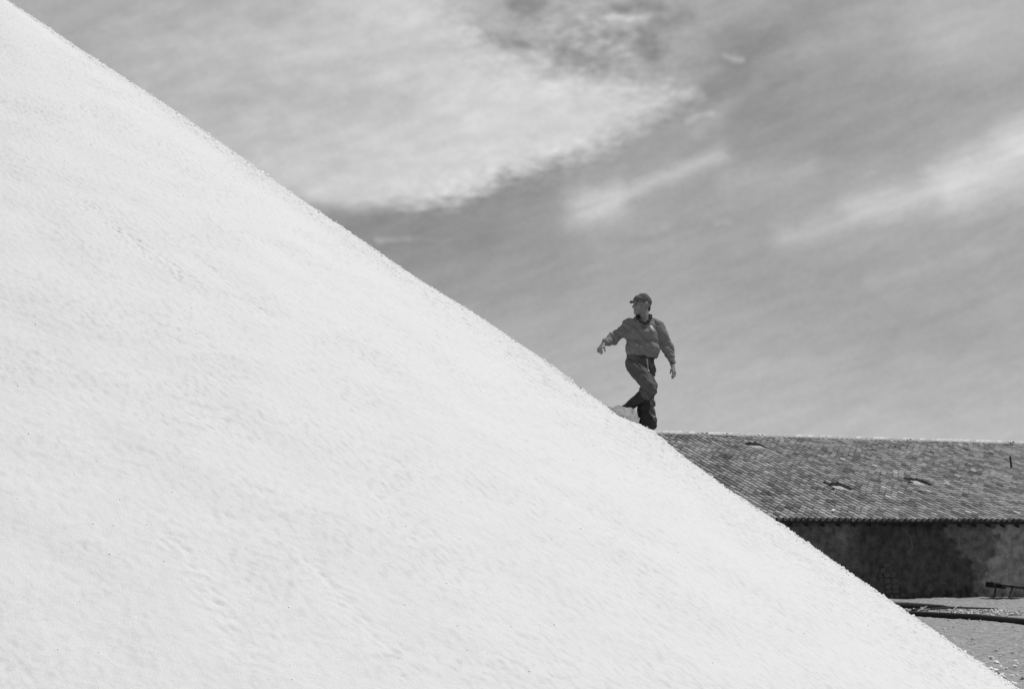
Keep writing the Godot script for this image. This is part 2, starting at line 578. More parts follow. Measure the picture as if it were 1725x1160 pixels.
func make_salt() -> void:
	n_big = noise(31, 0.9, 2)
	n_mid = noise(32, 7.5, 3)
	n_fine = noise(33, 19.0, 1)
	var salt := matte("salt", 0.56, 0.95, 0.2)
	var grain := noise(34, 0.075, 4)
	salt.albedo_texture = noise_tex(noise(35, 0.06, 4), 1024, 0.90, 1.0)
	salt.normal_enabled = true
	salt.normal_texture = bump_tex(grain, 512, 5.0)
	salt.normal_scale = 0.22
	salt.uv1_triplanar = true
	salt.uv1_world_triplanar = true
	salt.uv1_scale = Vector3.ONE * 1.1
	var angles := PackedFloat32Array()
	var d := 0.0
	while d < 360.0:
		angles.append(deg_to_rad(d))
		d += 0.2 if d < 7.0 else 0.055 if d < 16.5 else (0.11 if d < 70.0 else (0.6 if d < 80.0 else 5.0))
	angles.append(TAU)
	var cols := angles.size()
	# damp or dirty grains come in loose drifts of flecks
	var fleck := noise(36, 15.0, 2)
	var drift := noise(37, 0.8, 4)
	var v := PackedVector3Array()
	var tone := PackedColorArray()
	var r := 0.0
	while r < 15.4:
		for a in angles:
			var p := salt_at(r, a, 1.0 if a < 1.45 else 0.0)
			v.append(p)
			var f := 1.0
			if a < 1.45:
				var many := smoothstep(-0.5, 0.6, drift.get_noise_3dv(p))
				var q := Vector2(r * 0.5, (a - 0.9) * r)
				f -= lerpf(0.04, 0.12, many) * smoothstep(0.05, 0.6, fleck.get_noise_2dv(q)) + lerpf(0.02, 0.09, many * many) * smoothstep(0.15, 0.5, fleck.get_noise_2dv(q * 1.9 + Vector2(50, 20))) + 0.01 * many
			tone.append(Color(f, f, f))
		r += 0.022
	salt.vertex_color_use_as_albedo = true
	var heap := put("salt_heap", sheet(v, cols, true, PackedVector2Array(), tone), salt)
	tag(heap, "huge bright white conical heap of coarse salt filling the lower left", "salt heap")
	# loose crystals and crumbs lying on it
	var crumb := matte("salt crumbs", 1.0, 0.9, 0.3)
	crumb.vertex_color_use_as_albedo = true
	var places := []
	var tones := PackedFloat32Array()
	rng.seed = 77
	for i in 16000:
		var near := i < 14500
		var phi := deg_to_rad(rng.randfn(10.8, 2.6) if near else rng.randf_range(9.0, 70.0))
		var rad := sqrt(rng.randf()) * 15.0
		var size := 0.006 + (0.022 if near else 0.010) * pow(rng.randf(), 3.0)
		if near and rng.randf() < 0.006: size = rng.randf_range(0.03, 0.05)
		var p := salt_at(rad, phi)
		p.y += size * (0.12 if near else 0.0)
		places.append(Transform3D(Basis.from_euler(Vector3(rng.randf() * TAU, rng.randf() * TAU, rng.randf() * TAU)).scaled(Vector3.ONE * size), p))
		tones.append(rng.randf_range(0.62, 0.74))
	scatter("salt_crumbs", lump(3, 0.85, 0.2), crumb, places, tones, heap)
	# lumps fallen round the foot of the heap
	places = []
	tones = PackedFloat32Array()
	for i in 5200:
		var phi := deg_to_rad(rng.randf_range(-60.0, 60.0))
		var rad := 14.5 + pow(rng.randf(), 2.2) * 2.6
		var size := 0.02 + 0.09 * pow(rng.randf(), 3.0)
		var p := APEX + Vector3(cos(phi) * rad, 0, sin(phi) * rad)
		p.y = ground_at(p.x, p.z) + size * 0.15
		places.append(Transform3D(Basis.from_euler(Vector3(rng.randf_range(-0.5, 0.5), rng.randf() * TAU, rng.randf_range(-0.5, 0.5))).scaled(Vector3.ONE * size), p))
		tones.append(rng.randf_range(0.5, 0.7))
	var spill := scatter("salt_lumps", lump(9, 0.7, 0.25), crumb, places, tones, self)
	tag(spill, "white lumps of salt spilled on the ground round the heap's foot", "salt lumps", "", "stuff")


# ---------------------------------------------------------------- ground
var g_big: FastNoiseLite
var g_mid: FastNoiseLite
var g_fine: FastNoiseLite

func ground_at(x: float, z: float) -> float:
	var edge := smoothstep(3.0, 5.0, x) * smoothstep(32.0, 29.0, x) * smoothstep(-62.0, -56.0, z) * smoothstep(-14.0, -17.0, z)
	var near := smoothstep(-34.0, -20.0, z)
	var f := g_fine.get_noise_2d(x, z)
	var h := g_big.get_noise_2d(x, z) * 0.05 + g_mid.get_noise_2d(x, z) * lerpf(0.035, 0.075, near) + (absf(f) * 1.4 - 0.2) * lerpf(0.025, 0.05, near)
	return lerpf(-0.08, h, edge)

func make_ground() -> void:
	var sand := matte("trodden sandy ground", 0.30, 0.95, 0.2)
	sand.albedo_texture = noise_tex(noise(51, 0.012, 5), 1024, 0.72, 1.0)
	sand.normal_enabled = true
	sand.normal_texture = bump_tex(noise(52, 0.03, 4), 512, 6.0)
	sand.uv1_triplanar = true
	sand.uv1_world_triplanar = true
	sand.uv1_scale = Vector3.ONE * 0.35
	var far := PlaneMesh.new()
	far.size = Vector2(1600, 1600)
	var g := put("ground", far, sand, self, Transform3D(Basis(), Vector3(0, -0.06, 0)))
	tag(g, "", "", "", "structure")
	var v := PackedVector3Array()
	var cols := 0
	var z := -12.0
	while z > -64.0:
		var x := 2.0
		cols = 0
		while x < 33.0:
			v.append(Vector3(x, ground_at(x, z), z))
			x += 0.08
			cols += 1
		z -= 0.08
	var y := put("trodden_ground", sheet(v, cols, true), sand)
	tag(y, "", "", "", "structure")
	# clods and pebbles
	var earth := matte("clods", 1.0, 0.95, 0.2)
	earth.vertex_color_use_as_albedo = true
	var places := []
	var tones := PackedFloat32Array()
	rng.seed = 91
	for i in 3200:
		var zz := -17.0 - 31.0 * rng.randf()
		var xx := rng.randf_range(4.0, 22.0)
		var size := 0.02 + 0.065 * pow(rng.randf(), 4.0)
		places.append(Transform3D(Basis.from_euler(Vector3(rng.randf_range(-0.6, 0.6), rng.randf() * TAU, rng.randf_range(-0.6, 0.6))).scaled(Vector3.ONE * size), Vector3(xx, ground_at(xx, zz) + size * 0.1, zz)))
		tones.append(rng.randf_range(0.2, 0.5))
	var clods := scatter("clods", lump(21, 0.6, 0.25), earth, places, tones, self)
	tag(clods, "small clods and pebbles strewn over the trodden yard", "clods", "", "stuff")


# ---------------------------------------------------------------- the warehouse
# own axes: x along the front wall, y up, z outward; origin at the wall's foot
const HATCHES := [[0.23, 0.80, 9.80, 10.34], [0.03, 0.70, 3.55, 4.26], [4.14, 4.74, 4.48, 5.2]]   # along from, to; up the slope from, to
const WALL_FROM := -16.0
const WALL_TO := 24.0

func wall_texture() -> ImageTexture:
	var w := 1024
	var h := 128
	var im := Image.create(w, h, false, Image.FORMAT_L8)
	var warp := noise(61, 0.9, 4)
	var mottle := noise(62, 2.2, 4)
	var drip := noise(63, 1.0, 3)
	for j in h:
		var y := 2.9 * (1.0 - (j + 0.5) / h)
		for i in w:
			var s := WALL_FROM + (WALL_TO - WALL_FROM) * (i + 0.5) / w
			var ws := s + warp.get_noise_2d(s, y) * 0.55 + warp.get_noise_2d(s * 3.0 + 20.0, y * 3.0) * 0.22
			var wy := y + warp.get_noise_2d(s + 50.0, y) * 0.4 + warp.get_noise_2d(s * 3.0, y * 3.0 + 30.0) * 0.16
			# sound pale plaster to the right, a damp dark stretch in the middle, half worn to the left
			var v := 0.062
			var pale := smoothstep(-0.05, 0.18, ws - lerpf(4.5, 4.0, smoothstep(1.9, 0.7, wy)))
			var half := smoothstep(-0.1, 0.3, ws - lerpf(3.55, 2.4, smoothstep(1.2, 2.3, wy)))
			v = lerpf(v, 0.135, half)
			v = lerpf(v, 0.26, pale)
			v = lerpf(v, 0.105, smoothstep(-0.9, -1.6, ws) * smoothstep(0.4, 1.5, wy))
			v = lerpf(v, 0.14, exp(-pow((ws + 1.75) / 0.45, 2.0)) * smoothstep(1.3, 2.2, wy))
			v = lerpf(v, 0.075, exp(-pow((ws + 1.1) / 0.3, 2.0) - pow((wy - 1.2) / 0.7, 2.0)))
			v = lerpf(v, 0.13, 0.8 * exp(-pow((ws - 0.95) / 0.12, 2.0) - pow((wy - 1.75) / 0.32, 2.0)))
			v = lerpf(v, 0.10, smoothstep(0.2, 0.5, mottle.get_noise_2d(s * 1.3, y * 1.3 + 9.0)) * smoothstep(0.8, 0.2, y) * 0.9)
			v = lerpf(v, 0.115, smoothstep(-5.5, -8.0, ws))
			v *= 1.0 + 0.6 * mottle.get_noise_2d(s, y) + 0.35 * mottle.get_noise_2d(s * 4.0, y * 4.0 + 40.0) + 0.14 * drip.get_noise_2d(s * 5.0, y * 1.6)
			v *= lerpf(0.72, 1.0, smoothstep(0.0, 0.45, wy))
			im.set_pixel(i, j, grey(clampf(v, 0.02, 0.6)))
	return ImageTexture.create_from_image(im)

func tile_mesh(length: float, wide: float, narrow: float, thick: float, hollow_up: bool) -> ArrayMesh:
	# an arched clay tile; z runs down the slope from -length/2 to length/2, the wide end is below
	var st := SurfaceTool.new()
	st.begin(Mesh.PRIMITIVE_TRIANGLES)
	var n := 6
	var ring := []
	for e in 2:
		for lay in 2:
			var row := []
			for i in n + 1:
				var a := PI * i / n
				var r := (wide if e == 1 else narrow) - (thick if lay == 1 else 0.0)
				var y := sin(a) * r * 0.85
				row.append(Vector3(-cos(a) * r, -y if hollow_up else y, (-0.5 if e == 0 else 0.5) * length))
			ring.append(row)
	var axis := func(q: Array) -> Vector3:
		var c: Vector3 = (q[0] + q[2]) / 2.0
		return Vector3(0, 0, c.z)
	for i in n:
		st.set_smooth_group(1)
		var q := [ring[0][i], ring[0][i + 1], ring[2][i + 1], ring[2][i]]
		quad(st, q, axis.call(q))
		st.set_smooth_group(2)
		q = [ring[1][i], ring[1][i + 1], ring[3][i + 1], ring[3][i]]
		var c: Vector3 = axis.call(q)
		quad(st, q, c + (((q[0] + q[2]) / 2.0) - c) * 3.0)
		st.set_smooth_group(-1)
		quad(st, [ring[2][i], ring[2][i + 1], ring[3][i + 1], ring[3][i]], Vector3.ZERO)
	st.generate_normals()
	return st.commit()

func make_warehouse() -> void:
	var turn := Basis(Vector3.UP, deg_to_rad(WALL_YAW))
	var wh := thing("warehouse", WALL_FOOT, turn)
	tag(wh, "long low warehouse with a clay tile roof and stained dark plaster wall", "warehouse")
	var pitch := deg_to_rad(ROOF_PITCH)
	var mid := (WALL_FROM + WALL_TO) / 2
	var long := WALL_TO - WALL_FROM
	# walls
	var plaster := matte("stained plaster", 1.0, 0.95, 0.15)
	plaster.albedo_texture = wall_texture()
	plaster.normal_enabled = true
	plaster.normal_texture = bump_tex(noise(64, 0.02, 5), 512, 7.0)
	var gp := noise(65, 3.0, 3)
	var cols := 321
	var v := PackedVector3Array()
	var uv := PackedVector2Array()
	for j in 25:
		for i in cols:
			var s := WALL_FROM + long * i / (cols - 1.0)
			var y := -0.15 + 2.8 * (1.0 - j / 24.0)
			v.append(Vector3(s, y, gp.get_noise_2d(s * 0.5, y * 0.5) * 0.025))
			uv.append(Vector2((s - WALL_FROM) / long, 1.0 - y / 2.9))
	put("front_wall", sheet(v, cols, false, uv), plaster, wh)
	var core := matte("plaster", 0.14, 0.95, 0.15)
	put("wall_core", block(Vector3(long, 2.75, 0.4), 0.01), core, wh, Transform3D(Basis(), Vector3(mid, 1.225, -0.24)))
	var deep := ROOF_RUN * cos(pitch) * 2.0 - EAVE_OUT * 2.0
	put("rear_wall", block(Vector3(long, 2.8, 0.4), 0.01), core, wh, Transform3D(Basis(), Vector3(mid, 1.25, -deep + 0.2)))
	var rise := ROOF_RUN * sin(pitch)
	for s in [WALL_FROM + 0.22, WALL_TO - 0.22]:
		var st := SurfaceTool.new()
		st.begin(Mesh.PRIMITIVE_TRIANGLES)
		st.set_smooth_group(-1)
		var prof := [Vector2(-0.45, -0.15), Vector2(-deep + 0.45, -0.15), Vector2(-deep + 0.45, 2.64), Vector2(-deep / 2, EAVE_Y + rise - 0.2), Vector2(-0.45, 2.64)]
		var c := Vector3(0, 2.0, -deep / 2)
		for e in [-0.2, 0.2]:
			for i in range(1, 4):
				tri(st, Vector3(e, prof[0].y, prof[0].x), Vector3(e, prof[i].y, prof[i].x), Vector3(e, prof[i + 1].y, prof[i + 1].x), c)
		for i in 5:
			var p: Vector2 = prof[i]
			var q: Vector2 = prof[(i + 1) % 5]
			quad(st, [Vector3(-0.2, p.y, p.x), Vector3(-0.2, q.y, q.x), Vector3(0.2, q.y, q.x), Vector3(0.2, p.y, p.x)], c)
		st.generate_normals()
		put("gable_wall", st.commit(), core, wh, Transform3D(Basis(), Vector3(s, 0, 0)))
	# stones laid bare where the plaster has fallen
	var stone := matte("bare stone", 0.13, 0.95, 0.15)
	weave(stone, noise(66, 0.03, 4), 1.5, 0.6, 1.0, 4.0)
	rng.seed = 15
	for q in [[-0.12, 0.98, .21, .17], [0.05, 1.16, .3, .17], [-0.24, 0.80, .14, .12], [0.04, 0.83, .24, .18], [0.29, 0.83, .22, .19], [0.06, 0.62, .27, .19], [0.34, 0.62, .26, .19], [0.08, 0.43, .24, .17], [0.36, 0.43, .27, .17], [0.10, 0.27, .25, .12], [0.38, 0.27, .28, .12], [0.2, 0.09, .16, .15], [0.40, 0.10, .2, .14], [-0.42, 0.30, .24, .15], [0.66, 0.12, .2, .13]]:
		put("stone", block(Vector3(q[2], q[3], 0.08), 0.035, 0.012), stone, wh, Transform3D(Basis(Vector3.BACK, rng.randf_range(-0.12, 0.12)), Vector3(q[0], q[1], 0.02)))
	# roof deck, front and rear, on the slope's own axes: x along, y off the roof, z down the slope; origin on the eave
	var front := Transform3D(Basis(Vector3.RIGHT, pitch), Vector3(0, EAVE_Y, EAVE_OUT))
	var half := Vector3(0, EAVE_Y, EAVE_OUT - ROOF_RUN * cos(pitch) * 2.0)
	var rear := Transform3D(Basis(Vector3.UP, PI) * Basis(Vector3.RIGHT, pitch), half)
	var deck := matte("roof boards", 0.07, 0.95, 0.1)
	var clay := matte("old clay tiles", 1.0, 0.9, 0.25)
	clay.vertex_color_use_as_albedo = true
	weave(clay, noise(67, 0.03, 4), 2.0, 0.68, 1.0, 3.0)
	put("roof_deck", block(Vector3(long + 0.3, 0.05, ROOF_RUN - 0.06), 0.01), deck, wh, front * Transform3D(Basis(), Vector3(mid, -0.03, -ROOF_RUN / 2 - 0.03)))
	put("roof_deck", block(Vector3(long + 0.3, 0.05, ROOF_RUN - 0.06), 0.01), deck, wh, rear * Transform3D(Basis(), Vector3(-mid, -0.03, -ROOF_RUN / 2 - 0.03)))
	var eave_board := matte("eave timbers", 0.05, 0.9, 0.2)
	put("eave_board", block(Vector3(long + 0.2, 0.07, 0.12), 0.01), eave_board, wh, Transform3D(Basis(), Vector3(mid, 2.60, 0.12)))
	# rafter ends under the eave
	var rafter := block(Vector3(0.08, 0.09, 0.3), 0.012)
	var s0 := -5.0
	while s0 < 12.0:
		put("rafter_end", rafter, eave_board, wh, Transform3D(Basis(Vector3.RIGHT, pitch), Vector3(s0, 2.52, 0.08)))
		s0 += 0.62
	# tiles
	var wave := noise(68, 0.35, 2)
	var patch := noise(69, 0.45, 3)
	var pitch_x := 0.24
	var course := 0.345
	var covers := []
	var cover_tone := PackedFloat32Array()
	var pans := []
	var pan_tone := PackedFloat32Array()
	rng.seed = 123
	for side in 2:
		var plane: Transform3D = front if side == 0 else rear
		var step_x := pitch_x
		var column := 0
		var x := (WALL_FROM if side == 0 else -WALL_TO) - 0.1
		var x_end := (WALL_TO if side == 0 else -WALL_FROM) + 0.1
		while x < x_end:
			column += 1
			var slip := fposmod(-0.15 * column * course + wave.get_noise_1d(x * 0.6) * 0.3, course) + rng.randf_range(-0.02, 0.02)
			for i in 37:
				var up := 0.10 if i == 0 else 0.10 + (i - 1) * course + maxf(slip, 0.06) + rng.randf_range(-0.015, 0.015)
				if up > ROOF_RUN - 0.02: break
				var xx := x + wave.get_noise_2d(x * 0.5, up) * 0.07
				var hole := false
				if side == 0:
					for h in HATCHES:
						if xx > h[0] - 0.07 and xx < h[1] + 0.09 and up > h[2] - 0.10 and up < h[3] + 0.24: hole = true
				if hole: continue
				var sag := wave.get_noise_2d(x * 0.3 + 30.0, up * 0.4) * 0.03
				var t := clampf(0.36 + 0.10 * patch.get_noise_2d(x, up) + rng.randf_range(-0.16, 0.16), 0.1, 0.75)
				if rng.randf() < 0.025: t *= 0.55
				if rng.randf() < 0.02: t = minf(t * 1.6, 0.75)
				var b := Basis.from_euler(Vector3(-0.04 + rng.randf_range(-0.015, 0.02), rng.randf_range(-0.035, 0.035), rng.randf_range(-0.05, 0.05)))
				# Basis.from_euler(x) lifts the lower end onto the course below
				covers.append(plane * Transform3D(b, Vector3(xx, 0.062 + sag + rng.randf_range(-0.006, 0.006), -up)))
				cover_tone.append(t)
				pans.append(plane * Transform3D(Basis.from_euler(Vector3(-0.05, rng.randf_range(-0.03, 0.03), 0)), Vector3(xx + step_x / 2, 0.088 + sag, -up - 0.04)))
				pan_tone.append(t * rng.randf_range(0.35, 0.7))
			x += step_x
	scatter("cover_tiles", tile_mesh(0.46, 0.086, 0.072, 0.016, false), clay, covers, cover_tone, wh)
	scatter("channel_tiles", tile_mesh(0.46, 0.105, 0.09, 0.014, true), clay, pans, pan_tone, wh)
	# ridge tiles bedded in pale mortar, each its own piece
	var ridge_at := front * Vector3(0, 0, -ROOF_RUN)
	var mortar := matte("lime mortar", 0.46, 0.95, 0.15)
	weave(mortar, noise(70, 0.03, 4), 2.0, 0.7, 1.0, 3.0)
	put("ridge_mortar", block(Vector3(long, 0.12, 0.40), 0.05), mortar, wh, Transform3D(Basis(), Vector3(mid, ridge_at.y + 0.055, ridge_at.z)))
	var ridge_mesh := tile_mesh(0.37, 0.155, 0.125, 0.02, false)
	var tints := []
	for q in [0.4, 0.46, 0.5, 0.35]:
		var m := matte("ridge clay", q, 0.9, 0.25)
		tints.append(m)
	var rx := WALL_FROM
	while rx < WALL_TO:
		if rx > -8.0 and rx < 22.0:
			put("ridge_tile", ridge_mesh, tints[rng.randi() % 4], wh, Transform3D(Basis(Vector3.UP, PI / 2) * Basis.from_euler(Vector3(-0.07 + rng.randf_range(-0.015, 0.015), rng.randf_range(-0.03, 0.03), 0)), Vector3(rx, ridge_at.y + 0.065, ridge_at.z)))
		rx += 0.30
	# glazed hatches let into the slope
	var tarred := matte("tarred wood", 0.035, 0.8, 0.3)
	var pale := matte("dusty glass", 0.42, 0.7, 0.3)
	weave(pale, noise(71, 0.02, 3), 1.0, 0.75, 1.0)
	for h in HATCHES:
		var hw: float = h[1] - h[0]
		var hl: float = h[3] - h[2]
		var mx: float = (h[0] + h[1]) / 2
		var mz: float = -(h[2] + h[3]) / 2
		var sl := put("skylight", block(Vector3(hw, 0.03, hl), 0.005), tarred, wh, front * Transform3D(Basis(), Vector3(mx, 0.012, mz)))
		for i in 3:
			put("pane", block(Vector3(hw / 3 - 0.03, 0.02, hl - 0.04), 0.004), pale, sl, Transform3D(Basis.from_euler(Vector3(-0.02, 0, rng.randf_range(-0.03, 0.03))), Vector3((i - 1) * hw / 3, 0.032, 0.0)))
		put("frame", block(Vector3(hw + 0.06, 0.11, 0.04), 0.01), tarred, sl, Transform3D(Basis(), Vector3(0, 0.045, -hl / 2 - 0.03)))
		put("frame", block(Vector3(0.04, 0.10, hl), 0.01), tarred, sl, Transform3D(Basis(), Vector3(hw / 2 + 0.03, 0.035, 0.0)))
	# iron vent pipe near the right
	var iron := matte("black iron", 0.02, 0.6, 0.4)
	var foot := front * Vector3(11.0, 0.05, -7.29)
	put("vent_pipe", tube([foot, foot + Vector3(-0.02, 0.25, 0), foot + Vector3(-0.045, 0.53, 0)], [0.045, 0.042, 0.042], 12), iron, wh)
	put("broken_tile", block(Vector3(0.16, 0.02, 0.09), 0.004), tints[2], wh, front * Transform3D(Basis.from_euler(Vector3(0.1, 0.5, 0.25)), Vector3(-1.95, 0.18, -0.62)))


# ---------------------------------------------------------------- things in the yard
func on_wall(s: float, y: float, out: float) -> Vector3:
	return WALL_FOOT + Basis(Vector3.UP, deg_to_rad(WALL_YAW)) * Vector3(s, y, out)

func make_yard() -> void:
	var turn := Basis(Vector3.UP, deg_to_rad(WALL_YAW))
	var old_wood := matte("weathered wood", 0.15, 0.9, 0.2)
	weave(old_wood, noise(81, 0.02, 4), 1.2, 0.55, 1.0, 4.0)
	var dark_wood := matte("dark wood", 0.035, 0.85, 0.25)
	weave(dark_wood, noise(82, 0.02, 4), 1.2, 0.6, 1.0, 4.0)
	var bench := thing("trestle", on_wall(3.45, 0.0, 1.0), turn)
	tag(bench, "low dark wooden trestle with splayed legs leaning along the warehouse wall", "trestle")
	var slope := Basis(Vector3.BACK, -0.10)
	put("top_board", block(Vector3(3.4, 0.045, 0.34), 0.01, 0.006), dark_wood, bench, Transform3D(slope, Vector3(1.72, 0.40, 0.0)))
	put("top_board", block(Vector3(3.3, 0.045, 0.30), 0.01, 0.006), old_wood, bench, Transform3D(slope, Vector3(1.78, 0.375, 0.34)))
	put("side_rail", block(Vector3(3.3, 0.10, 0.05), 0.01), old_wood, bench, Transform3D(slope, Vector3(1.95, 0.315, 0.30)))
	put("end_block", block(Vector3(0.55, 0.16, 0.42), 0.02, 0.01), dark_wood, bench, Transform3D(slope, Vector3(0.30, 0.47, 0.02)))
	for q in [[0.80, 0.50, 0.52, 0.36], [1.62, 0.40, 1.60, 0.36], [0.55, 0.45, 0.35, -0.2], [2.9, 0.24, 3.1, 0.34], [2.6, 0.26, 2.75, -0.2]]:
		put("leg", tube([Vector3(q[2], -0.02, q[3]), Vector3((q[0] + q[2]) / 2, q[1] / 2, q[3] - 0.02), Vector3(q[0], q[1] - 0.03, q[3] - 0.05)], [0.032, 0.034, 0.034], 6), old_wood, bench)
	# black pipes on the ground
	var iron := matte("black iron pipe", 0.022, 0.7, 0.35)
	weave(iron, noise(83, 0.02, 3), 1.5, 0.6, 1.0, 2.0)
	var lay := func(pts: Array, radii: Array) -> Array:
		var out := []
		for i in pts.size():
			out.append(Vector3(pts[i][0], ground_at(pts[i][0], pts[i][1]) * 0.5 + radii[i] * 0.72, pts[i][1]))
		return out
	var ra := [0.11, 0.11, 0.11, 0.105, 0.095, 0.075, 0.045]
	var pa: Array = lay.call([[8.0, -43.4], [9.6, -43.3], [10.9, -43.2], [11.7, -43.0], [12.2, -42.8], [12.6, -42.5], [12.95, -42.2]], ra)
	var hose := put("iron_pipe", tube(pa, ra, 12, 0.02), iron)
	tag(hose, "short black pipe lying nearest the warehouse wall", "pipe", "black pipes lying on the ground")
	var rb := [0.07, 0.07, 0.075, 0.08, 0.085, 0.085, 0.085, 0.085]
	var pb: Array = lay.call([[8.6, -40.0], [10.0, -39.6], [10.9, -39.25], [11.6, -38.4], [12.0, -37.3], [12.25, -36.2], [12.6, -34.7], [13.4, -31.5]], rb)
	var hose2 := put("iron_pipe", tube(pb, rb, 12, 0.02), iron)
	tag(hose2, "long black pipe running across the yard out of the picture", "pipe", "black pipes lying on the ground")
	var pole := put("wooden_pole", tube([Vector3(11.2, 0.09, -40.5), Vector3(12.6, 0.13, -41.1), Vector3(13.9, 0.08, -41.4)], [0.035, 0.03, 0.018], 7), dark_wood)
	tag(pole, "thin dark wooden pole lying between the two black pipes", "pole")
	var bark := matte("pale dry wood", 0.36, 0.9, 0.2)
	var st := [
		["pale forked dry branch propped up left of the pipe's end", [Vector3(11.10, 0.03, -39.9), Vector3(11.27, 0.13, -39.9), Vector3(11.47, 0.22, -39.95)], [0.022, 0.018, 0.012], [Vector3(11.27, 0.13, -39.9), Vector3(11.50, 0.15, -39.8)]],
		["pale bent stick standing by the tapered end of the upper pipe", [Vector3(12.12, 0.02, -40.4), Vector3(12.32, 0.09, -40.4), Vector3(12.46, 0.20, -40.45)], [0.024, 0.02, 0.016], [Vector3(12.32, 0.09, -40.4), Vector3(12.22, 0.13, -40.45)]],
		["pale straight stick lying lowest among the dry branches", [Vector3(11.0, 0.05, -39.4), Vector3(11.2, 0.06, -39.5), Vector3(11.45, 0.09, -39.6)], [0.018, 0.016, 0.012], [Vector3(11.2, 0.06, -39.5), Vector3(11.3, 0.14, -39.5)]]]
	for q in st:
		var o := thing("dry_branch", q[1][0])
		tag(o, q[0], "branch", "dry branches among the pipes")
		var main := []
		for p in q[1]: main.append(p - q[1][0])
		put("stem", tube(main, q[2], 6, 0.1), bark, o)
		put("twig", tube([q[3][0] - q[1][0], q[3][1] - q[1][0]], [0.012, 0.007], 5), bark, o)
	# pale rubble between the pipes
	var rubble := matte("rubble", 1.0, 0.95, 0.2)
	rubble.vertex_color_use_as_albedo = true
	var places := []
	var tones := PackedFloat32Array()
	rng.seed = 44
	for i in 420:
		var t := rng.randf()
		var x := lerpf(10.4, 14.2, t) + rng.randf_range(-0.4, 0.4)
		var z := lerpf(-41.0, -40.4, t) + rng.randfn(0.0, 0.8)
		var size := 0.03 + 0.11 * pow(rng.randf(), 2.5)
		places.append(Transform3D(Basis.from_euler(Vector3(rng.randf(), rng.randf() * TAU, rng.randf())).scaled(Vector3.ONE * size), Vector3(x, ground_at(x, z) + size * 0.2, z)))
		tones.append(rng.randf_range(0.18, 0.55))
	tag(scatter("rubble", lump(41, 0.7, 0.25), rubble, places, tones, self), "pale rubble and crumbs between the black pipes", "rubble", "", "stuff")


